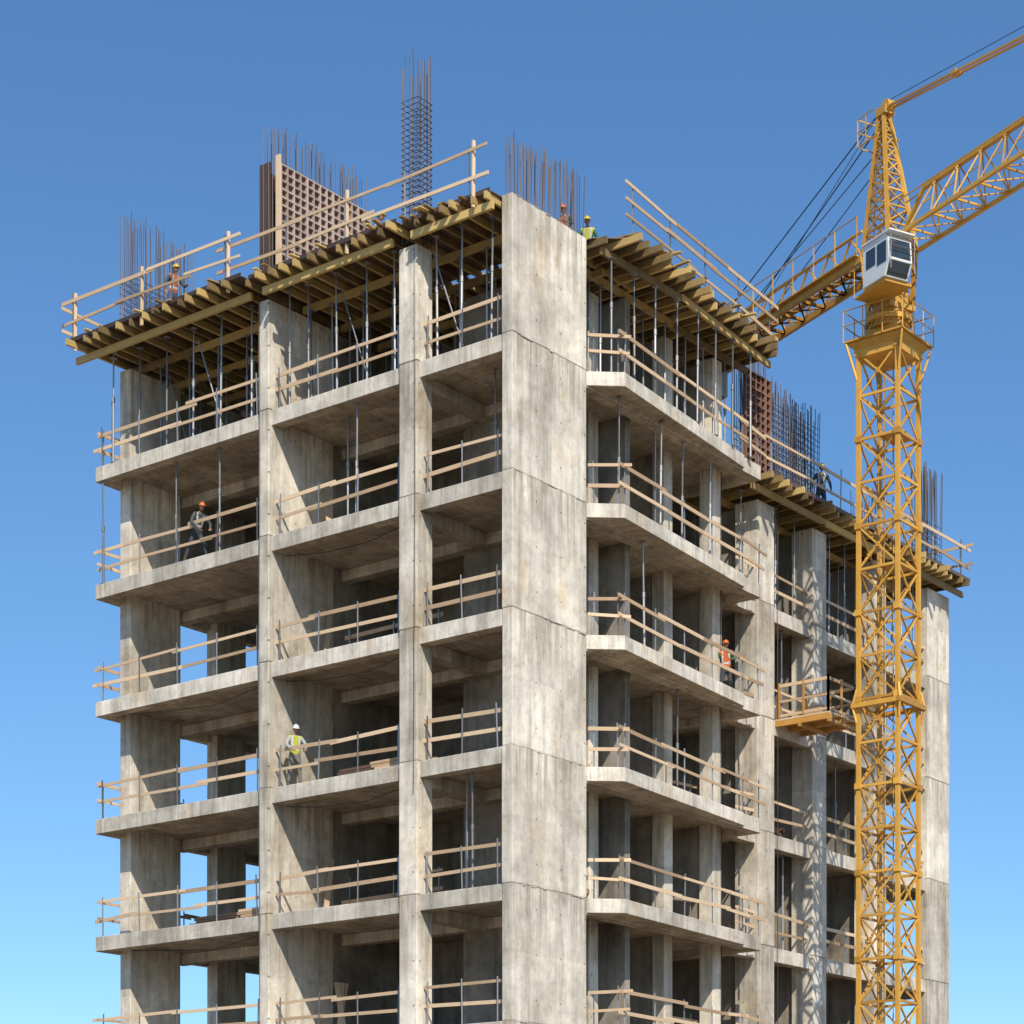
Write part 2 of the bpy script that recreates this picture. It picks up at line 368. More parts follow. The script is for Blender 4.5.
pr = MB()
def prop(x, y, z0, z1):
    t = R.random(); x += R.uniform(-.05,.05); y += R.uniform(-.05,.05)
    lx, ly = R.uniform(-.04,.04), R.uniform(-.04,.04); mz = z0+(z1-z0)*R.uniform(.45,.6)
    pr.tube((x, y, z0), (x+lx/2, y+ly/2, mz), 0.036, 7, t); pr.tube((x+lx/2, y+ly/2, mz-0.08), (x+lx/2, y+ly/2, mz+0.08), 0.05, 7, t*0.6)
    pr.tube((x+lx/2, y+ly/2, mz), (x+lx, y+ly, z1), 0.026, 6, t)
    pr.box(x-.07, x+.07, y-.07, y+.07, z0+0.003, z0+0.012); pr.box(x+lx-.08, x+lx+.08, y+ly-.08, y+ly+.08, z1-0.012, z1-0.002)
zt = ZD-0.44
for y in (0.9, 1.9, 2.8, 4.3, 5.3, 6.4, 7.5, 8.3, 9.8, 11.0, 12.2, 13.4, 14.6, 15.8):
    for x in (0.35, 1.3, 2.9, 4.6):
        if x < 1: prop(0.28, y, LV[6], ZD-0.235)
        else: prop(x, y, LV[6], zt)
for x in (3.9, 5.0, 6.1, 7.2, 8.3, 9.4, 10.5, 11.6):
    prop(x, 0.75 if x < 8.5 else 0.82, LV[6], zt); prop(x+0.3, 2.2, LV[6], zt)
    prop(x, -0.42 + max(0, x-7.3)*0.078, LV[6], zt)
for x in (13.2, 15.2, 16.5, 18.6, 19.8, 20.9, 22.6, 23.7, 24.8):
    prop(x, 2.1, LV[5], ZR-0.44); prop(x+.4, 3.2, LV[5], ZR-0.44); prop(x+0.1, 1.25, LV[5], ZR-0.235)
for (x, y, k) in ((0.3, 5.75, 5), (0.35, 11.1, 5), (0.35, 13.0, 5), (1.3, 6.9, 5), (1.2, 1.5, 5), (2.6, 10.2, 5),
                  (1.5, 1.2, 4), (0.4, 1.6, 2), (1.0, 2.4, 2), (4.4, -0.25, 5), (6.6, -0.2, 5), (8.3, 0.2, 5), (10.0, 0.3, 5),
                  (5.9, -0.1, 4), (8.2, 0.3, 3), (7.0, 0.3, 5), (2.2, 5.0, 3), (4.0, 6.0, 1), (3.7, 0.6, 1), (15.8, 1.3, 4), (16.3, 1.5, 2), (19.5, 1.4, 3), (23.0, 1.4, 4), (0.1, 15.9, 5), (0.1, 15.4, 6)):
    prop(x, y, LV[k], (ZD-0.235) if k == 6 else LV[k+1]-0.45 if (y < 0.4 or x < 0.4 or (x > 12 and y < 1.36)) else LV[k+1]-0.25)
for (y, x) in ((5.3, .3), (11.0, .3), (13.4, 1.3), (1.9, .3)):
    pr.tube((x, y, LV[6]+.2), (x+.1, y+1.1, ZD-.6), .022, 6)
pr.build('steel_prop', M_STEEL)

rails = MB()
def rguard(p0, p1, z, hs=(0.62, 1.25), post=1.4, sp=2.1):
    guard(p0, p1, z, hs, post, sp, 0.06, 0.35)
rguard((-0.85, YE-.1), (-0.85, 9.6), ZD); rguard((-0.85, YE-.05), (1.9, YE-.05), ZD, (0.3, 0.9))
rguard((-0.6, 9.9), (-0.5, 0.9), ZD, (0.5, 1.15, ), 1.3)
rguard((4.0, -1.0), (12.7, -0.17), ZD, (0.5, 0.95, 1.4), 1.5)
rguard((13.3, 0.25), (26.6, 0.25), ZR, (0.55, 1.15)); rguard((26.7, 0.25), (26.7, 6), ZR)
for q in ((-0.85, 9.6), (-0.56, 5.3), (-0.50, 0.9), (-0.85, YE-.3), (-0.85, 13.2)):
    rails.beam((q[0], q[1], ZD-0.3), (q[0]+.02, q[1], ZD+1.45), 0.09, 0.05)
rails.build('timber_guardrail', [M_WOOD, M_STEEL])

for nm, (x, y, z) in enumerate(((1.2, 6.2, LV[3]), (1.0, 4.9, LV[3]), (1.5, 12.5, LV[2]), (1.6, 10.4, LV[0]), (2.0, 1.6, LV[3]), (1.2, 10.2, LV[2]), (2.4, 5.5, LV[0]), (6.2, 2.2, LV[2]), (15.9, 2.6, LV[3]))):
    s = MB()
    for r_ in range(5):
        for c in range(5):
            a = x+c*0.16-R.uniform(0, .03); yy = y-0.9+R.uniform(-.12,.12)
            s.box(a, a+0.13, yy, yy+1.9+R.uniform(-.2,.2), z+0.10+r_*0.085, z+0.10+r_*0.085+0.075)
    s.box(x-0.05, x+0.85, y-0.6, y-0.5, z, z+0.1); s.box(x-0.05, x+0.85, y+0.5, y+0.6, z, z+0.1)
    s.build('timber_stack', M_WOOD if nm % 2 else M_PLY)
lp = MB()
for (x, y, k) in ((2.0, 7.9, 1), (2.2, 8.2, 1), (1.8, 7.5, 1), (2.3, 8.3, 0), (1.5, 8.0, 4), (1.3, 7.6, 5), (1.6, 8.1, 2)):
    lp.beam((x, y, LV[k]+0.05), (x+0.9, 8.66, LV[k]+1.9), 0.16, 0.04)
lp.build('leaning_planks', M_WOOD)
# site cables hung on the facade
cbm = MB()
def hang(pts):
    for a, b_ in zip(pts[:-1], pts[1:]): cbm.tube(a, b_, 0.014, 4)
hang([(-.14, 9.05, 29.3), (-.15, 9.02, 24), (-.15, 9.07, 18), (-.15, 9.03, 11), (-.15, 9.05, 1)])
hang([(-.13, 3.25, 29.0), (-.14, 3.22, 22), (-.14, 3.27, 14)])
hang([(11.5, .86, 25.5), (11.5, .87, 20), (11.52, .86, 12), (11.5, .87, 2)])
hang([(14.9, .9, 25.4), (14.92, .91, 18), (14.9, .9, 5)])
for k in (1, 3, 4, 5): hang([(0.5, 4.0, LV[k]-.47), (0.5, 5.5, LV[k]-.7), (0.5, 7.2, LV[k]-.66), (0.5, 8.6, LV[k]-.47)])
for k in (2, 4): hang([(0.4, 9.4, LV[k]-.47), (0.4, 11.5, LV[k]-.75), (0.4, 15, LV[k]-.47)])
cbm.build('site_cable', M_CABLE)

# ------------------------------------------------------------------ rebar
def rebar_wall(x0, x1, y, z0, zt0, zt1, sp=0.14, rows=(0.0, 0.22), ties=None, r=0.015):
    b_ = MB(); n = int((x1-x0)/sp)
    for dy in rows:
        for i in range(n+1):
            x = x0+(x1-x0)*i/n + R.uniform(-.02,.02); z1 = zt0+(zt1-zt0)*i/n + R.uniform(-.22,.12)
            b_.tube((x, y+dy, z0), (x+R.uniform(-.07,.07), y+dy+R.uniform(-.07,.07), z1), r, 4)
        if ties:
            z = z0+0.1
            while z < ties: b_.tube((x0-.05, y+dy-.015, z), (x1+.05, y+dy-.015, z+R.uniform(-.02,.02)), r*0.8, 4); z += 0.2
    return b_.build('rebar_mesh', M_REBAR)
def rebar_cage(x, y, w, z0, z1, ties):
    b_ = MB()
    for i in range(5):
        for j in range(5):
            if 0 < i < 4 and 0 < j < 4: continue
            px, py = x-w/2+w*i/4, y-w/2+w*j/4
            b_.tube((px, py, z0), (px+R.uniform(-.04,.04), py+R.uniform(-.04,.04), z1+R.uniform(-.4,.2)), 0.017, 4)
    z = z0
    while z < ties:
        c = [(x-w/2-.02, y-w/2-.02), (x+w/2+.02, y-w/2-.02), (x+w/2+.02, y+w/2+.02), (x-w/2-.02, y+w/2+.02)]
        for q in range(4): b_.tube((*c[q], z), (*c[(q+1) % 4], z), 0.013, 4)
        z += 0.16
    return b_.build('rebar_cage', M_REBAR)
rebar_cage(0.25, 3.47, 0.55, ROOF-0.3, 34.0, 32.9)
rebar_wall(0.75, 3.3, 15.4, ROOF-0.2, 33.6, 33.3, 0.13, (0, .25, .5), ties=31.6)
rebar_wall(0.0, 4.1, 8.8, ROOF-0.2, 34.0, 34.0, 0.15)
rebar_wall(0.05, 3.2, 0.06, ROOF-0.3, 30.9, 31.1, 0.12, (0.0, 0.17))
rebar_wall(12.9, 14.5, 1.1, ZR, 30.3, 30.3, 0.12, ties=27.5)
rebar_wall(15.3, 18.3, 1.4, ZR-0.1, 29.6, 29.4, 0.13, (0, .2, .45), ties=29.0)
rebar_wall(25.1, 26.6, 1.1, ZR-0.1, 29.8, 29.7, 0.12, (0, .2, .45), ties=27.8)
rebar_wall(20.8, 22.3, 1.3, ZR-0.1, 27.5, 27.4, 0.16, ties=26.8)

def form_panel(x0, x1, yf, z0, z1, mats, th=0.10):
    p = MB()
    p.box(x0, x1, yf, yf+0.02, z0, z1, 0.5, 0)
    nx = max(2, round((x1-x0)/0.27)); nz = max(2, round((z1-z0)/0.24))
    for i in range(nx+1):
        x = x0+(x1-x0)*i/nx; w = .035 if i % 4 == 0 else .02; p.box(x-w, x+w, yf-th, yf-0.001, z0, z1, None, 1)
    for j in range(nz+1):
        z = z0+(z1-z0)*j/nz; p.box(x0-0.019, x1+0.019, yf-th*0.9, yf-0.002, z-0.02, z+0.02, None, 1)
    return p.build('wall_formwork_panel', mats)
form_panel(0.25, 4.1, 8.66, ROOF+0.01, 32.8, [M_PANEL, M_PANELF])
p = MB(); p.box(0.12, 0.18, 8.5, 8.66, ROOF+0.01, 33.0, 0.9, 1); p.box(0.12, .18, 8.9, 9.3, ROOF+0.01, 32.9, 0.4, 0); p.box(0.19, 4.1, 9.2, 9.24, ROOF+0.01, 32.8)
p.build('stop_end_formwork', [M_PLY, M_WOOD])
form_panel(12.95, 14.4, 0.95, ZR+0.01, 29.1, [M_PANELD, M_PANEL])
p = MB()
for (x, y) in ((8, 6), (9.4, 6.2)):
    p.box(x, x+1.2, y, y+0.9, ROOF+0.055, ROOF+0.7); p.box(x-.02, x+1.22, y-.02, y+.92, ROOF+0.703, ROOF+0.78); p.box(x+.1, x+.25, y, y+.9, ROOF+.004, ROOF+.052); p.box(x+.95, x+1.1, y, y+.9, ROOF+.004, ROOF+.052)
p.build('tool_chest', M_CRANEO, None, 0.02)

# ------------------------------------------------------------------ loading platform
pf = MB(); zp = LV[4]-0.05
pf.box(14.9, 16.6, -0.95, 1.6, zp+0.055, zp+0.11, None, 0)
for x in (14.95, 15.75, 16.55): pf.box(x-.05, x+.05, -1.0, 2.4, zp-0.12, zp+0.048, None, 1)
for yy in (-0.95, 0.1): pf.box(14.88, 16.62, yy-.05, yy+.05, zp-0.22, zp-0.122, None, 1)
for (a, b_) in (((14.92, -0.92), (16.58, -0.92)), ((14.92, -0.92), (14.92, 0.85)), ((16.58, -0.92), (16.58, 0.85))):
    for h in (0.15, 0.6, 1.1): pf.beam((*a, zp+h+.05), (*b_, zp+h+.05), 0.04, 0.08 if h < 1 else 0.10, None, 0)
    for t in (0, 0.5, 1):
        q = Vector(a).lerp(Vector(b_), t); pf.box(q.x-.03, q.x+.03, q.y-.03, q.y+.03, zp+0.11, zp+1.25, None, 1)
pf.box(15.1, 15.9, -0.6, 0.3, zp+0.112, zp+0.4, None, 0)
pf.build('loading_platform', [M_WOOD, M_CRANEO])

# ------------------------------------------------------------------ tower crane
crane = empty('tower_crane', (14.4, -3.3, 0))
e = Vector((-0.401, -0.915, 0)).normalized(); sd = Vector((0.915, -0.401, 0)).normalized(); UP = Vector((0,0,1))
def L(a, b_, z): return e*a + sd*b_ + UP*z
mast = MB(); hw = 0.66
cs = [(-hw,-hw), (hw,-hw), (hw,hw), (-hw,hw)]
MT = 28.9; bh = 1.30; nb = int(MT/bh)
for c in cs: mast.beam((*c, 0), (*c, MT), 0.12, 0.12, 0.6, up=(0,1,0))
for i in range(nb+1):
    z = i*MT/nb
    for q in range(4):
        a = cs[q]; b_ = cs[(q+1) % 4]
        mast.beam((*a, z), (*b_, z), 0.06, 0.075)
        if i < nb:
            z2 = (i+1)*MT/nb; mid = ((a[0]+b_[0])/2, (a[1]+b_[1])/2)
            mast.beam((*a, z), (*b_, z2), 0.045, 0.05); mast.beam((*b_, z), (*a, z2), 0.045, 0.05)
            mast.box(mid[0]-.055, mid[0]+.055, mid[1]-.055, mid[1]+.055, (z+z2)/2-.07, (z+z2)/2+.07, 0.3)
    if i % 2 == 0:
        for c in cs: mast.box(c[0]-.10, c[0]+.10, c[1]-.10, c[1]+.10, z-0.09, z+0.09)
for x in (-.18, .18): mast.tube((x, 0.25, 0), (x, 0.25, MT), 0.025, 5)
z = 0.3
while z < MT: mast.tube((-.18, .25, z), (.18, .25, z), 0.014, 4); z += 0.3
for i in range(2, nb, 3):
    z = i*MT/nb+0.05; mast.box(-0.5, 0.5, -0.55, 0.1, z, z+0.03)
for (x, y) in ((-.3, .0), (.3, .0)): mast.tube((x, y, 0.5), (x, y, MT), 0.02, 4, 0.0)
for z0 in (18.2,):
    w = 0.84
    mast.box(-w, w, -w, -w+.14, z0-0.07, z0+.07); mast.box(-w, w, w-.14, w, z0-0.07, z0+.07); mast.box(-w, -w+.14, -w+.14, w-.14, z0-0.07, z0+.07); mast.box(w-.14, w, -w+.14, w-.14, z0-0.07, z0+.07)
    for c in cs:
        mast.beam((c[0]*1.2, c[1]*1.2, z0+.07), (c[0]*1.08, c[1]*1.08, z0+.5), .06, .06); mast.beam((c[0]*1.2, c[1]*1.2, z0-.07), (c[0]*1.08, c[1]*1.08, z0-.5), .06, .06)
mast.build('mast', M_CRANE, crane)
ft = MB(); ft.box(-2.2, 2.2, -2.2, 2.2, -0.4, 0.6); ft.build('footing', M_CW, crane, 0.05)
hd = MB()
def frustum(mb, w0, z0, w1, z1, tint=0.6, mi=0):
    mb.quadbox([(-w0,-w0,z0),(w0,-w0,z0),(w0,w0,z0),(-w0,w0,z0),(-w1,-w1,z1),(w1,-w1,z1),(w1,w1,z1),(-w1,w1,z1)], tint, mi)
frustum(hd, 0.73, 28.75, 0.75, 28.98, .7); frustum(hd, 0.75, 28.982, 0.90, 29.18, .4); frustum(hd, 0.98, 29.19, 0.98, 29.25, 0.2)
frustum(hd, 0.58, 29.25, 0.50, 29.62)
for c in ((-.9,-.9),(.9,-.9),(.9,.9),(-.9,.9)): hd.beam((c[0]*.78, c[1]*.78, 28.1), (c[0]*1.05, c[1]*1.05, 29.17), 0.06, 0.06)
hd.tube((0,0,29.622), (0,0,29.8), 0.64, 24, .2); hd.tube((0,0,29.802), (0,0,29.95), 0.72, 24, 0.7); hd.tube((0,0,29.952), (0,0,30.12), 0.60, 24, .1)
for i in range(20):
    a = i*math.pi/10; hd.box(.67*math.cos(a)-.03, .67*math.cos(a)+.03, .67*math.sin(a)-.03, .67*math.sin(a)+.03, 29.72, 30.0, .1)
for q in range(4):
    w = 1.0; cc = [(-w,-w),(w,-w),(w,w),(-w,w)]
    a = cc[q]; b_ = cc[(q+1)%4]
    for h in (29.7, 30.15): hd.tube((*a, h), (*b_, h), 0.018, 5)
    for t in (0, .33, .66):
        qx = a[0]+(b_[0]-a[0])*t; qy = a[1]+(b_[1]-a[1])*t; hd.tube((qx, qy, 29.2), (qx, qy, 30.15), 0.018, 5)
hd.build('slewing_platform', M_CRANE, crane)
th = MB()
def lb(mb, a0,a1,b0,b1,z0,z1,tint=0.5,mi=0):
    mb.quadbox([L(a0,b0,z0),L(a1,b0,z0),L(a1,b1,z0),L(a0,b1,z0),L(a0,b0,z1),L(a1,b0,z1),L(a1,b1,z1),L(a0,b1,z1)], tint, mi)
lb(th, -0.6, 0.6, -0.42, 0.55, 30.122, 30.28)
lc = [(-.60,-.50),(.60,-.50),(.60,.56),(-.60,.56)]
lcl = [(-.50,-.38),(.50,-.38),(.50,.5),(-.50,.5)]
for c, c2 in zip(lc, lcl): th.beam(L(*c2, 30.28), L(*c, 32.1), 0.13, 0.13, up=(0,1,0))
lb(th, -.42, .42, -.3, .42, 30.28, 31.2, .4)
for q in range(4):
    a = lcl[q]; b_ = lc[(q+1)%4]
    th.beam(L(*a,30.3), L(*b_,32.0), 0.08, 0.08); th.beam(L(*lc[q],32.1), L(*b_,32.1), 0.13, 0.13)
apex = 36.3
def hp(i, t):
    c = lc[i]; s_ = 1-t*0.80
    return L(c[0]*s_-.22*t, c[1]*s_, 32.1+(apex-32.1)*t)
for i in range(4): th.beam(hp(i,0), hp(i,1), 0.105, 0.105, up=(0,1,0))
ts = [0, .14, .28, .41, .53, .64, .74, .83, .92, 1.0]
for a_, b_ in zip(ts[:-1], ts[1:]):
    for i in range(4):
        j = (i+1)%4
        th.beam(hp(i,b_), hp(j,b_), 0.05, 0.05); th.beam(hp(i,a_), hp(j,b_), 0.04, 0.04); th.beam(hp(j,a_), hp(i,b_), 0.04, 0.04)
lb(th, -0.42, 0.06, -0.18, 0.18, apex-.05, apex+.2); th.tube(L(.0,-.14,apex+.18), L(.0,.14,apex+.18), 0.18, 14)
for b_ in (-.4, .4):
    th.beam(L(-1.0, b_, apex-.75), L(.0, b_, apex-.75), .04, .04)
    for h in (-.3, .1): th.beam(L(-1.0, b_, apex+h), L(-.2, b_, apex+h), .025, .025)
    for a_ in (-1.0, -.6): th.beam(L(a_, b_, apex-.75), L(a_, b_, apex+.1), .03, .03, up=(0,1,0))
for h in (-.75, -.3, .1): th.beam(L(-1.0,-.4,apex+h), L(-1.0,.4,apex+h), .03, .03)
for b_ in (-.15,.15): th.tube(L(-.55, b_, 32.1), L(-.38, b_, apex), 0.018, 4)
for i in range(14):
    t = i/14; a_ = -.55+.17*t; z = 32.1+(apex-32.1)*t; th.tube(L(a_,-.15,z), L(a_,.15,z), 0.012, 4)
th.build('tower_head', M_CRANE, crane)
jb = MB(); zb, zt_ = 31.95, 33.30; jw = 0.60; J0, J1 = 0.65, 44.0; nbj = 42
def jp(i): return J0+(J1-J0)*i/nbj
for b_ in (-jw, jw): jb.beam(L(J0,b_,zb), L(J1,b_,zb), 0.10, 0.11)
jb.beam(L(jp(1),0,zt_), L(jp(nbj-1),0,zt_), 0.11, 0.11); jb.beam(L(J0,0,zb+.3), L(jp(1),0,zt_), 0.10, 0.10)
for i in range(nbj):
    a0, a1 = jp(i), jp(i+1); am = (a0+a1)/2
    jb.beam(L(a0,-jw,zb), L(a0,jw,zb), .05, .055); jb.beam(L(a0,-jw,zb), L(a1,jw,zb), .035, .035); jb.beam(L(a1,-jw,zb), L(a0,jw,zb), .035, .035)
    if i > 0:
        for b_ in (-jw, jw):
            jb.beam(L(a0,b_,zb), L(am,0,zt_), .042, .042); jb.beam(L(am,0,zt_), L(a1,b_,zb), .042, .042)
            m0 = (L(a0,b_,zb)+L(am,0,zt_))/2; m1 = (L(am,0,zt_)+L(a1,b_,zb))/2; jb.beam(m0, m1, .03, .03)
for b_ in (-.14, .14): jb.beam(L(J0,b_,zt_+.0), L(20,b_*.9,zt_+.02), .03, .03)
jb.build('jib', M_CRANE, crane)
cj = MB()
for b_ in (-.55, .55):
    cj.beam(L(-.6,b_,zb), L(-11.5,b_,zb), .12, .20, 0.4)
    cj.beam(L(-.6,b_,zb+.85), L(-9.5,b_,zb+.72), .07, .07)
    for i in range(10):
        a_ = -.6-i*1.1
        cj.beam(L(a_,b_*1.35,zb+.12), L(a_,b_*1.35,zb+1.25), .03, .03, up=(0,1,0))
        cj.beam(L(a_,-.55,zb), L(a_,.55,zb), .07, .09)
        if i < 8: cj.beam(L(a_,b_,zb+.1), L(a_-.55,b_,zb+.8), .05,.05); cj.beam(L(a_-.55,b_,zb+.8), L(a_-1.1,b_,zb+.1), .05,.05)
        cj.beam(L(a_,-.55,zb), L(a_-1.1,.55,zb), .045,.045); cj.beam(L(a_,.55,zb), L(a_-1.1,-.55,zb), .045,.045)
    for h in (.7, 1.25): cj.beam(L(-.6,b_*1.35,zb+h), L(-11,b_*1.35,zb+h), .025,.025)
for b_ in (-.65, .0, .65):
    lb(cj, -11.2, -.7, b_-.12, b_+.12, zb+.105, zb+.13, 0.5)
cj.build('counter_jib', M_CRANE, crane)
cw = MB()
for i in range(4): lb(cw, -11.3+i*.5, -10.85+i*.5, -.45, .45, zb-1.0, zb+.9, 0.5)
cw.build('counterweight', M_CW, crane)
wn = MB(); lb(wn, -8.8, -7.4, -.4, .4, zb+.18, zb+.7, 0.5); wn.tube(L(-7.1,-.45,zb+.5), L(-7.1,.45,zb+.5), .28, 16); wn.build('hoist_winch', M_STEEL, crane)
tb = MB()
def tie(a0, z0, a1, z1, b_, w):
    n = 7
    for i in range(n):
        t0, t1 = i/n, (i+1)/n
        tb.beam(L(a0+(a1-a0)*t0,b_,z0+(z1-z0)*t0), L(a0+(a1-a0)*t1-.03,b_,z0+(z1-z0)*t1), w, w, None)
        q = L(a0+(a1-a0)*t1,b_,z0+(z1-z0)*t1)
        tb.beam(q-e*.12, q+e*.12, w*1.7, w*1.9, None)
tie(.0, apex+.12, 22, zt_+.1, -.09, .06); tie(.0, apex+.12, 22, zt_+.1, .09, .06)
tb.build('jib_tie_bars', M_CRANEO, crane)
cb_ = MB()
for b_ in (-.5, .5):
    cb_.tube(L(-.4, b_*.3, apex), L(-10.5, b_, zb+.3), .02, 5); cb_.tube(L(-.45, b_*.4, apex-1.2), L(-8.5, b_, zb+.3), .016, 5)
cb_.tube(L(.0, 0, apex+.35), L(22, 0, zt_+.7), .012, 4); cb_.tube(L(-.2,0,apex+.3), L(-7.1,0,zb+.8), .012, 4)
cb_.build('ropes', M_CABLE, crane)
cab = MB()
ca0, ca1, cbb0, cbb1, cz0, cz1 = 0.62, 1.85, -1.45, -0.58, 30.38, 31.60
def cabpoly(prof, b0, b1, mi, tint=0.5):
    o = len(cab.v); n = len(prof)
    cab.v += [tuple(L(a,b0,z)) for a,z in prof] + [tuple(L(a,b1,z)) for a,z in prof]
    for i in range(n):
        j = (i+1)%n; cab.f.append((o+i,o+j,o+n+j,o+n+i)); cab.t.append(tint); cab.m.append(mi)
    cab.f.append(tuple(o+i for i in reversed(range(n)))); cab.t.append(tint); cab.m.append(mi)
    cab.f.append(tuple(o+n+i for i in range(n))); cab.t.append(tint); cab.m.append(mi)
prof = [(ca0,cz0),(ca1-.22,cz0),(ca1,cz0+.45),(ca1-.06,cz1-.12),(ca1-.18,cz1),(ca0,cz1)]
cabpoly(prof, cbb0, cbb1, 0)
lb(cab, ca0+.16, ca0+.60, cbb0-.012, cbb0-.003, cz0+.48, cz1-.20, .5, 1)
lb(cab, ca0+.68, ca1-.12, cbb0-.012, cbb0-.003, cz0+.40, cz1-.20, .5, 1)
lb(cab, ca0+.20, ca1-.12, cbb1+.003, cbb1+.012, cz0+.48, cz1-.20, .5, 1)
def slant(a0,z0,a1,z1,b0,b1,off=.012,mi=1):
    nrm = Vector((z1-z0, 0, -(a1-a0))).normalized()
    A = [(a0+nrm.x*.003,z0+nrm.z*.003),(a1+nrm.x*.003,z1+nrm.z*.003),(a1+nrm.x*off,z1+nrm.z*off),(a0+nrm.x*off,z0+nrm.z*off)]
    cab.quadbox([L(A[0][0],b0,A[0][1]),L(A[0][0],b1,A[0][1]),L(A[3][0],b1,A[3][1]),L(A[3][0],b0,A[3][1]),
                 L(A[1][0],b0,A[1][1]),L(A[1][0],b1,A[1][1]),L(A[2][0],b1,A[2][1]),L(A[2][0],b0,A[2][1])], .5, mi)
slant(ca1-.005,cz0+.50,ca1-.06,cz1-.16,cbb0+.06,cbb1-.06)
slant(ca1-.205,cz0+.04,ca1-.02,cz0+.41,cbb0+.06,cbb1-.06)
lb(cab, ca0-.04, ca1+.10, cbb0-.05, cbb1+.05, cz1+.003, cz1+.05, .8, 0)
lb(cab, ca0-.1, ca1-.28, cbb0+.08, cbb1+.2, cz0-.10, cz0-.003, .5, 2)
lb(cab, ca0-.55, ca0-.11, cbb0+.1, cbb1+.1, cz0-.10, cz0-.05, .5, 2)
for h in (.35, .8):
    cab.tube(L(ca1+.1, cbb0, cz0+h), L(ca1+.1, cbb1, cz0+h), .014, 5, mi=3)
    cab.tube(L(ca0-.55, cbb0+.1, cz0+h), L(ca0-.03, cbb0+.1, cz0+h), .014, 5, mi=2)
cab.tube(L(ca0-.55, cbb0+.1, cz0-.05), L(ca0-.55, cbb0+.1, cz0+.8), .014, 5, mi=2)
for b_ in (cbb0, cbb1): cab.tube(L(ca1+.1, b_, cz0+.1), L(ca1+.1, b_, cz0+1.1), .014, 5, mi=3)
cab.build('operator_cab', [M_WHITE, M_GLASS, M_CRANE, M_STEEL], crane, 0.015)

# ------------------------------------------------------------------ people
def flat(name, c, rough=0.8):
    m, nt, b = new_mat(name)
    geo = N(nt, 'ShaderNodeNewGeometry'); n1 = noise(nt, geo.outputs['Position'], 9, 4, .6)
    col = ramp(nt, n1, [(0.3, tuple(x*0.7 for x in c)), (0.7, c)]); nt.links.new(col, b.inputs['Base Color'])
    b.inputs['Roughness'].default_value = rough; return m
SK = flat('skin', (0.38, 0.21, 0.14), .6); BOOT = flat('boots', (0.10, 0.07, 0.05)); HAIR = flat('dark_hair', (0.03, 0.02, 0.015)); STRIPE = flat('reflective_stripe', (0.6, 0.61, 0.57), .4)
VO = flat('orange_vest', (0.62, 0.13, 0.03)); VY = flat('yellow_vest', (0.50, 0.50, 0.06)); TD = flat('dark_trousers', (0.05, 0.055, 0.07)); TG = flat('grey_trousers', (0.20, 0.19, 0.17)); TB = flat('blue_trousers', (0.07, 0.10, 0.18))
SD = flat('dark_shirt', (0.07, 0.08, 0.08)); SW = flat('light_shirt', (0.42, 0.42, 0.40)); SG = flat('green_shirt', (0.05, 0.17, 0.10))
HY = flat('yellow_helmet', (0.70, 0.48, 0.03), .3); HO = flat('orange_helmet', (0.70, 0.16, 0.03), .3); HW = flat('white_helmet', (0.78, 0.78, 0.74), .3)

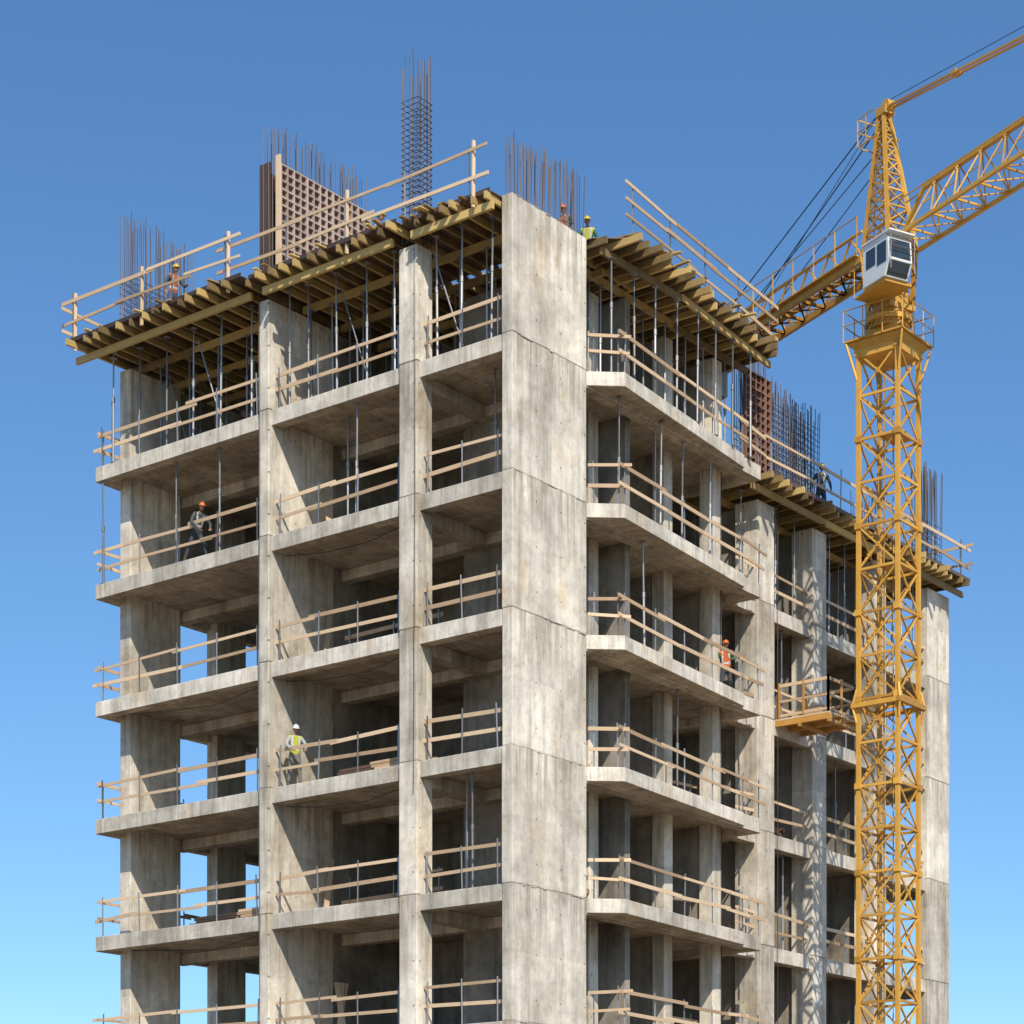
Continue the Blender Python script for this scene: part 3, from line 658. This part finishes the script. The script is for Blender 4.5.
def worker(loc, face_dir, shirt, vest, trous, helmet, lean=0, armL=None, armR=None, stance=0.12, head=(0, 0), step=0.0):
    piv = Vector((0, 0, 0.95))
    def up_(p): return piv + (Matrix.Rotation(math.radians(lean), 3, 'X') @ (Vector(p)-piv))
    J = {}
    J['pel'] = (Vector((0, 0, .95)), .135, .105)
    J['spi'] = (up_((0, 0, 1.13)), .135, .10); J['che'] = (up_((0, 0, 1.33)), .165, .115)
    J['nb'] = (up_((0, .0, 1.48)), .075, .07); J['nk'] = (up_((0, -.01, 1.55)), .055, .055)
    al = armL or ((.30, .0, 1.17), (.33, -.12, .95)); ar = armR or ((-.30, .0, 1.17), (-.33, -.12, .95))
    for s_, k, A in ((1, 'L', al), (-1, 'R', ar)):
        J['sh'+k] = (up_((s_*.18, 0, 1.43)), .068, .068)
        J['el'+k] = (up_(A[0]), .050, .050); J['wr'+k] = (up_(A[1]), .032, .028)
        st = step*s_
        J['hp'+k] = (Vector((s_*.095, 0, .88)), .09, .09)
        J['kn'+k] = (Vector((s_*(.095+stance*.3), -.04-st*.6, .50)), .062, .062)
        J['an'+k] = (Vector((s_*(.095+stance*.6), .03-st, .10)), .045, .045)
        J['to'+k] = (Vector((s_*(.11+stance*.7), -.14-st, .045)), .042, .036)
    keys = list(J); idx = {k: i for i, k in enumerate(keys)}
    E = [('pel','spi'),('spi','che'),('che','nb'),('nb','nk')]
    for k in 'LR': E += [('che','sh'+k),('sh'+k,'el'+k),('el'+k,'wr'+k),('pel','hp'+k),('hp'+k,'kn'+k),('kn'+k,'an'+k),('an'+k,'to'+k)]
    bm = bmesh.new(); lay = bm.verts.layers.skin.verify(); vs = []
    for k in keys:
        v = bm.verts.new(J[k][0]); v[lay].radius = (J[k][1], J[k][2]); v[lay].use_root = (k == 'pel'); vs.append(v)
    for a, b_ in E: bm.edges.new((vs[idx[a]], vs[idx[b_]]))
    me = bpy.data.meshes.new('tmp'); bm.to_mesh(me); bm.free()
    ob = bpy.data.objects.new('tmp', me); C.objects.link(ob)
    md = ob.modifiers.new('s', 'SKIN'); md.use_smooth_shade = True
    sb = ob.modifiers.new('ss', 'SUBSURF'); sb.levels = 2; sb.render_levels = 2
    dg = bpy.context.evaluated_depsgraph_get(); dg.update()
    body = bpy.data.meshes.new_from_object(ob.evaluated_get(dg)); bpy.data.objects.remove(ob)
    mats = [SK, shirt, vest, trous, BOOT, helmet, STRIPE, HAIR]
    body.materials.clear()
    for m_ in mats: body.materials.append(m_)
    def segd(p, a, b_):
        ab = b_-a; t = max(0, min(1, (p-a).dot(ab)/ab.length_squared)); return (p-(a+ab*t)).length, t
    inv = Matrix.Rotation(math.radians(-lean), 3, 'X')
    for f in body.polygons:
        p = f.center; best = min(((segd(p, J[a][0], J[b_][0]), (a, b_)) for a, b_ in E), key=lambda x: x[0][0])
        (d_, t), (a, b_) = best; q = piv + inv @ (p-piv); mi = 1
        if b_ in ('toL', 'toR') or (b_ in ('anL', 'anR') and t > .75): mi = 4
        elif b_[:2] in ('kn', 'an', 'hp'): mi = 3
        elif b_ == 'nk': mi = 0
        elif b_[:2] == 'wr': mi = 0 if t > .85 else 1
        elif b_[:2] == 'el': mi = 1
        else:
            mi = 2 if q.z > .97 else 3
            if abs(q.z-1.12) < .025: mi = 6
            if abs(abs(q.x)-.10) < .02 and q.z > 1.12: mi = 6
        f.material_index = mi; f.use_smooth = True
    bm = bmesh.new(); bm.from_mesh(body)
    def addgeo(fn, mi, mat):
        r_ = fn(); vv = r_['verts']; bmesh.ops.transform(bm, matrix=mat, verts=vv)
        fs = set()
        for v in vv:
            for f in v.link_faces: fs.add(f)
        for f in fs: f.material_index = mi; f.smooth = True
        return vv
    hc = up_((0, -.03, 1.66)); HM = Matrix.Translation(hc) @ Matrix.Rotation(math.radians(lean*.6+head[0]), 4, 'X') @ Matrix.Rotation(math.radians(head[1]), 4, 'Z')
    vv = addgeo(lambda: bmesh.ops.create_uvsphere(bm, u_segments=16, v_segments=12, radius=1), 0, Matrix.Identity(4))
    for v in vv:
        x, y, z = v.co; wx = .074*(1-.22*max(0, -z)); v.co = Vector((x*wx, y*.094-(.012*max(0, -z) if y < 0 else 0), z*.115))
    bmesh.ops.transform(bm, matrix=HM, verts=vv)
    def sph(c, s_, mi): addgeo(lambda: bmesh.ops.create_uvsphere(bm, u_segments=8, v_segments=6, radius=1), mi, HM @ Matrix.Translation(c) @ Matrix.Diagonal((*s_, 1)))
    sph((0, -.100, -.015), (.012, .018, .026), 0); sph((.03, -.086, .008), (.013, .006, .007), 7); sph((-.03, -.086, .008), (.013, .006, .007), 7)
    sph((0, -.092, -.058), (.024, .007, .006), 7); sph((.075, 0, -.005), (.01, .018, .03), 0); sph((-.075, 0, -.005), (.01, .018, .03), 0)
    sph((0, .02, .012), (.078, .088, .085), 7)
    vv = addgeo(lambda: bmesh.ops.create_uvsphere(bm, u_segments=18, v_segments=12, radius=1), 5, Matrix.Identity(4))
    kill = [v for v in vv if v.co.z < -.05]; keep = [v for v in vv if v.co.z >= -.05]; bmesh.ops.delete(bm, geom=kill, context='VERTS')
    bmesh.ops.transform(bm, matrix=HM @ Matrix.Translation((0, 0, .04)) @ Matrix.Diagonal((.098, .118, .105, 1)), verts=keep)
    addgeo(lambda: bmesh.ops.create_cone(bm, cap_ends=True, segments=18, radius1=1, radius2=.9, depth=.014), 5, HM @ Matrix.Translation((0, -.022, .04)) @ Matrix.Diagonal((.106, .146, 1, 1)))
    addgeo(lambda: bmesh.ops.create_cube(bm, size=1), 5, HM @ Matrix.Translation((0, 0, .135)) @ Matrix.Diagonal((.022, .15, .03, 1)))
    for k, s_ in (('L', 1), ('R', -1)):
        w = J['wr'+k][0]; el = J['el'+k][0]; d_ = (w-el).normalized(); side = d_.cross(Vector((0, 0, 1)))
        side = side.normalized() if side.length > .1 else Vector((0, 1, 0)); side *= (1 if side.y < 0 else -1); nm = d_.cross(side)
        pm = Matrix((side, nm, d_)).transposed().to_4x4(); pm.translation = w+d_*.045
        addgeo(lambda: bmesh.ops.create_uvsphere(bm, u_segments=8, v_segments=6, radius=1), 0, pm @ Matrix.Diagonal((.043, .018, .055, 1)))
        for fi, (o, ln) in enumerate(((-.032, .06), (-.011, .075), (.011, .08), (.032, .07), (.045, .05))):
            b0 = w + d_*(.085 if fi < 4 else .03) + side*o; dr = (d_ + (side*.9 if fi == 4 else side*o*2)).normalized()
            b1 = b0+dr*ln*.55; b2 = b1+(dr+nm*.9*(1 if s_ > 0 else -1)).normalized()*ln*.5
            for p0, p1, r0, r1 in ((b0, b1, .0095, .0085), (b1, b2, .0085, .007)):
                mt = (p1-p0).to_track_quat('Z', 'Y').to_matrix().to_4x4(); mt.translation = (p0+p1)/2
                addgeo(lambda: bmesh.ops.create_cone(bm, cap_ends=True, segments=6, radius1=r0, radius2=r1, depth=(p1-p0).length*1.1), 0, mt)
    bm.to_mesh(body); bm.free()
    w = bpy.data.objects.new('construction_worker', body); C.objects.link(w)
    w.location = loc; w.rotation_euler = (0, 0, math.radians(face_dir+90))
    return w
worker((0.42, 12.2, LV[5]), -105, SD, SD, TD, HO, 24, ((.34, -.14, 1.22), (.22, -.38, 1.12)), ((-.32, -.16, 1.2), (-.16, -.38, 1.08)), .35, step=.16)
worker((0.42, 8.2, LV[3]), -120, SW, VY, TG, HW, 8, ((.30, -.16, 1.2), (.20, -.36, 1.08)), ((-.30, -.16, 1.2), (-.20, -.36, 1.08)), .15, (12, 0))
worker((0.3, 13.1, ROOF+.06), -95, SD, VO, TB, HY, 10, ((.30, -.16, 1.22), (.2, -.36, 1.2)), None, .2)
worker((1.44, 5.96, ROOF), -60, SW, VO, TB, HY, 6)
worker((4.5, 1.56, ROOF), -170, SD, VO, TD, HO, 12, ((.30, -.16, 1.22), (.2, -.36, 1.25)), None, .2)
worker((5.45, 1.50, ROOF), -150, SG, VY, TB, HY, 14, None, ((-.30, -.16, 1.22), (-.2, -.36, 1.2)), .2)
worker((11.6, 0.75, LV[4]), -150, SG, VO, TD, HO, 10, ((.30, -.16, 1.22), (.2, -.36, 1.2)), None, .15)
worker((17.8, 1.0, ZR), -140, SD, SD, TD, HY, 14)

g = MB(); g.v = [(-1500,-1500,0),(1500,-1500,0),(1500,1500,0),(-1500,1500,0)]; g.f = [(0,1,2,3)]; g.t = [.5]; g.m = [0]
g.build('ground', M_DIRT)

# ------------------------------------------------------------------ light, sky, camera
el = math.radians(42)
sx, sy = -0.64, -0.768
sun_dir = Vector((sx*math.cos(el), sy*math.cos(el), math.sin(el)))
sl = bpy.data.lights.new('sun', 'SUN'); sl.energy = 5.0; sl.angle = math.radians(0.5); sl.color = (1, 0.92, 0.80)
so = bpy.data.objects.new('sun', sl); C.objects.link(so); so.rotation_euler = (-sun_dir).to_track_quat('-Z', 'Y').to_euler()
so.location = (-40, -60, 80)
w = bpy.data.worlds.new('World'); scene.world = w; w.use_nodes = True; nt = w.node_tree
sky = nt.nodes.new('ShaderNodeTexSky'); sky.sky_type = 'NISHITA'; sky.sun_disc = False
sky.sun_elevation = el; sky.sun_rotation = math.atan2(sx, sy)
sky.air_density = 1.0; sky.dust_density = 0.3; sky.ozone_density = 1.0
tc = nt.nodes.new('ShaderNodeTexCoord'); ad = nt.nodes.new('ShaderNodeVectorMath'); ad.operation = 'ADD'; ad.inputs[1].default_value = (0, 0, 0.05)
nr = nt.nodes.new('ShaderNodeVectorMath'); nr.operation = 'NORMALIZE'
nt.links.new(tc.outputs['Generated'], ad.inputs[0]); nt.links.new(ad.outputs[0], nr.inputs[0]); nt.links.new(nr.outputs[0], sky.inputs['Vector'])
bg = nt.nodes['Background']
hs = nt.nodes.new('ShaderNodeHueSaturation'); hs.inputs['Saturation'].default_value = 1.16; hs.inputs['Value'].default_value = 1.0
tn = nt.nodes.new('ShaderNodeMix'); tn.data_type = 'RGBA'; tn.blend_type = 'MULTIPLY'; tn.inputs[0].default_value = 1.0; tn.inputs[7].default_value = (0.80, 0.98, 1.10, 1)
nt.links.new(sky.outputs[0], hs.inputs['Color']); nt.links.new(hs.outputs[0], tn.inputs[6]); nt.links.new(tn.outputs[2], bg.inputs[0])
bg.inputs[1].default_value = 0.15

cam = bpy.data.cameras.new('camera'); co = bpy.data.objects.new('camera', cam); C.objects.link(co)
co.location = (-44.74, -34.83, 1.7); co.rotation_euler = (math.radians(90), 0, math.radians(37.9-90))
cam.sensor_width = 36; cam.lens = 76.36; cam.shift_y = 0.7207; cam.clip_end = 5000
scene.camera = co
scene.view_settings.view_transform = 'Standard'; scene.view_settings.look = 'None'; scene.view_settings.exposure = 0
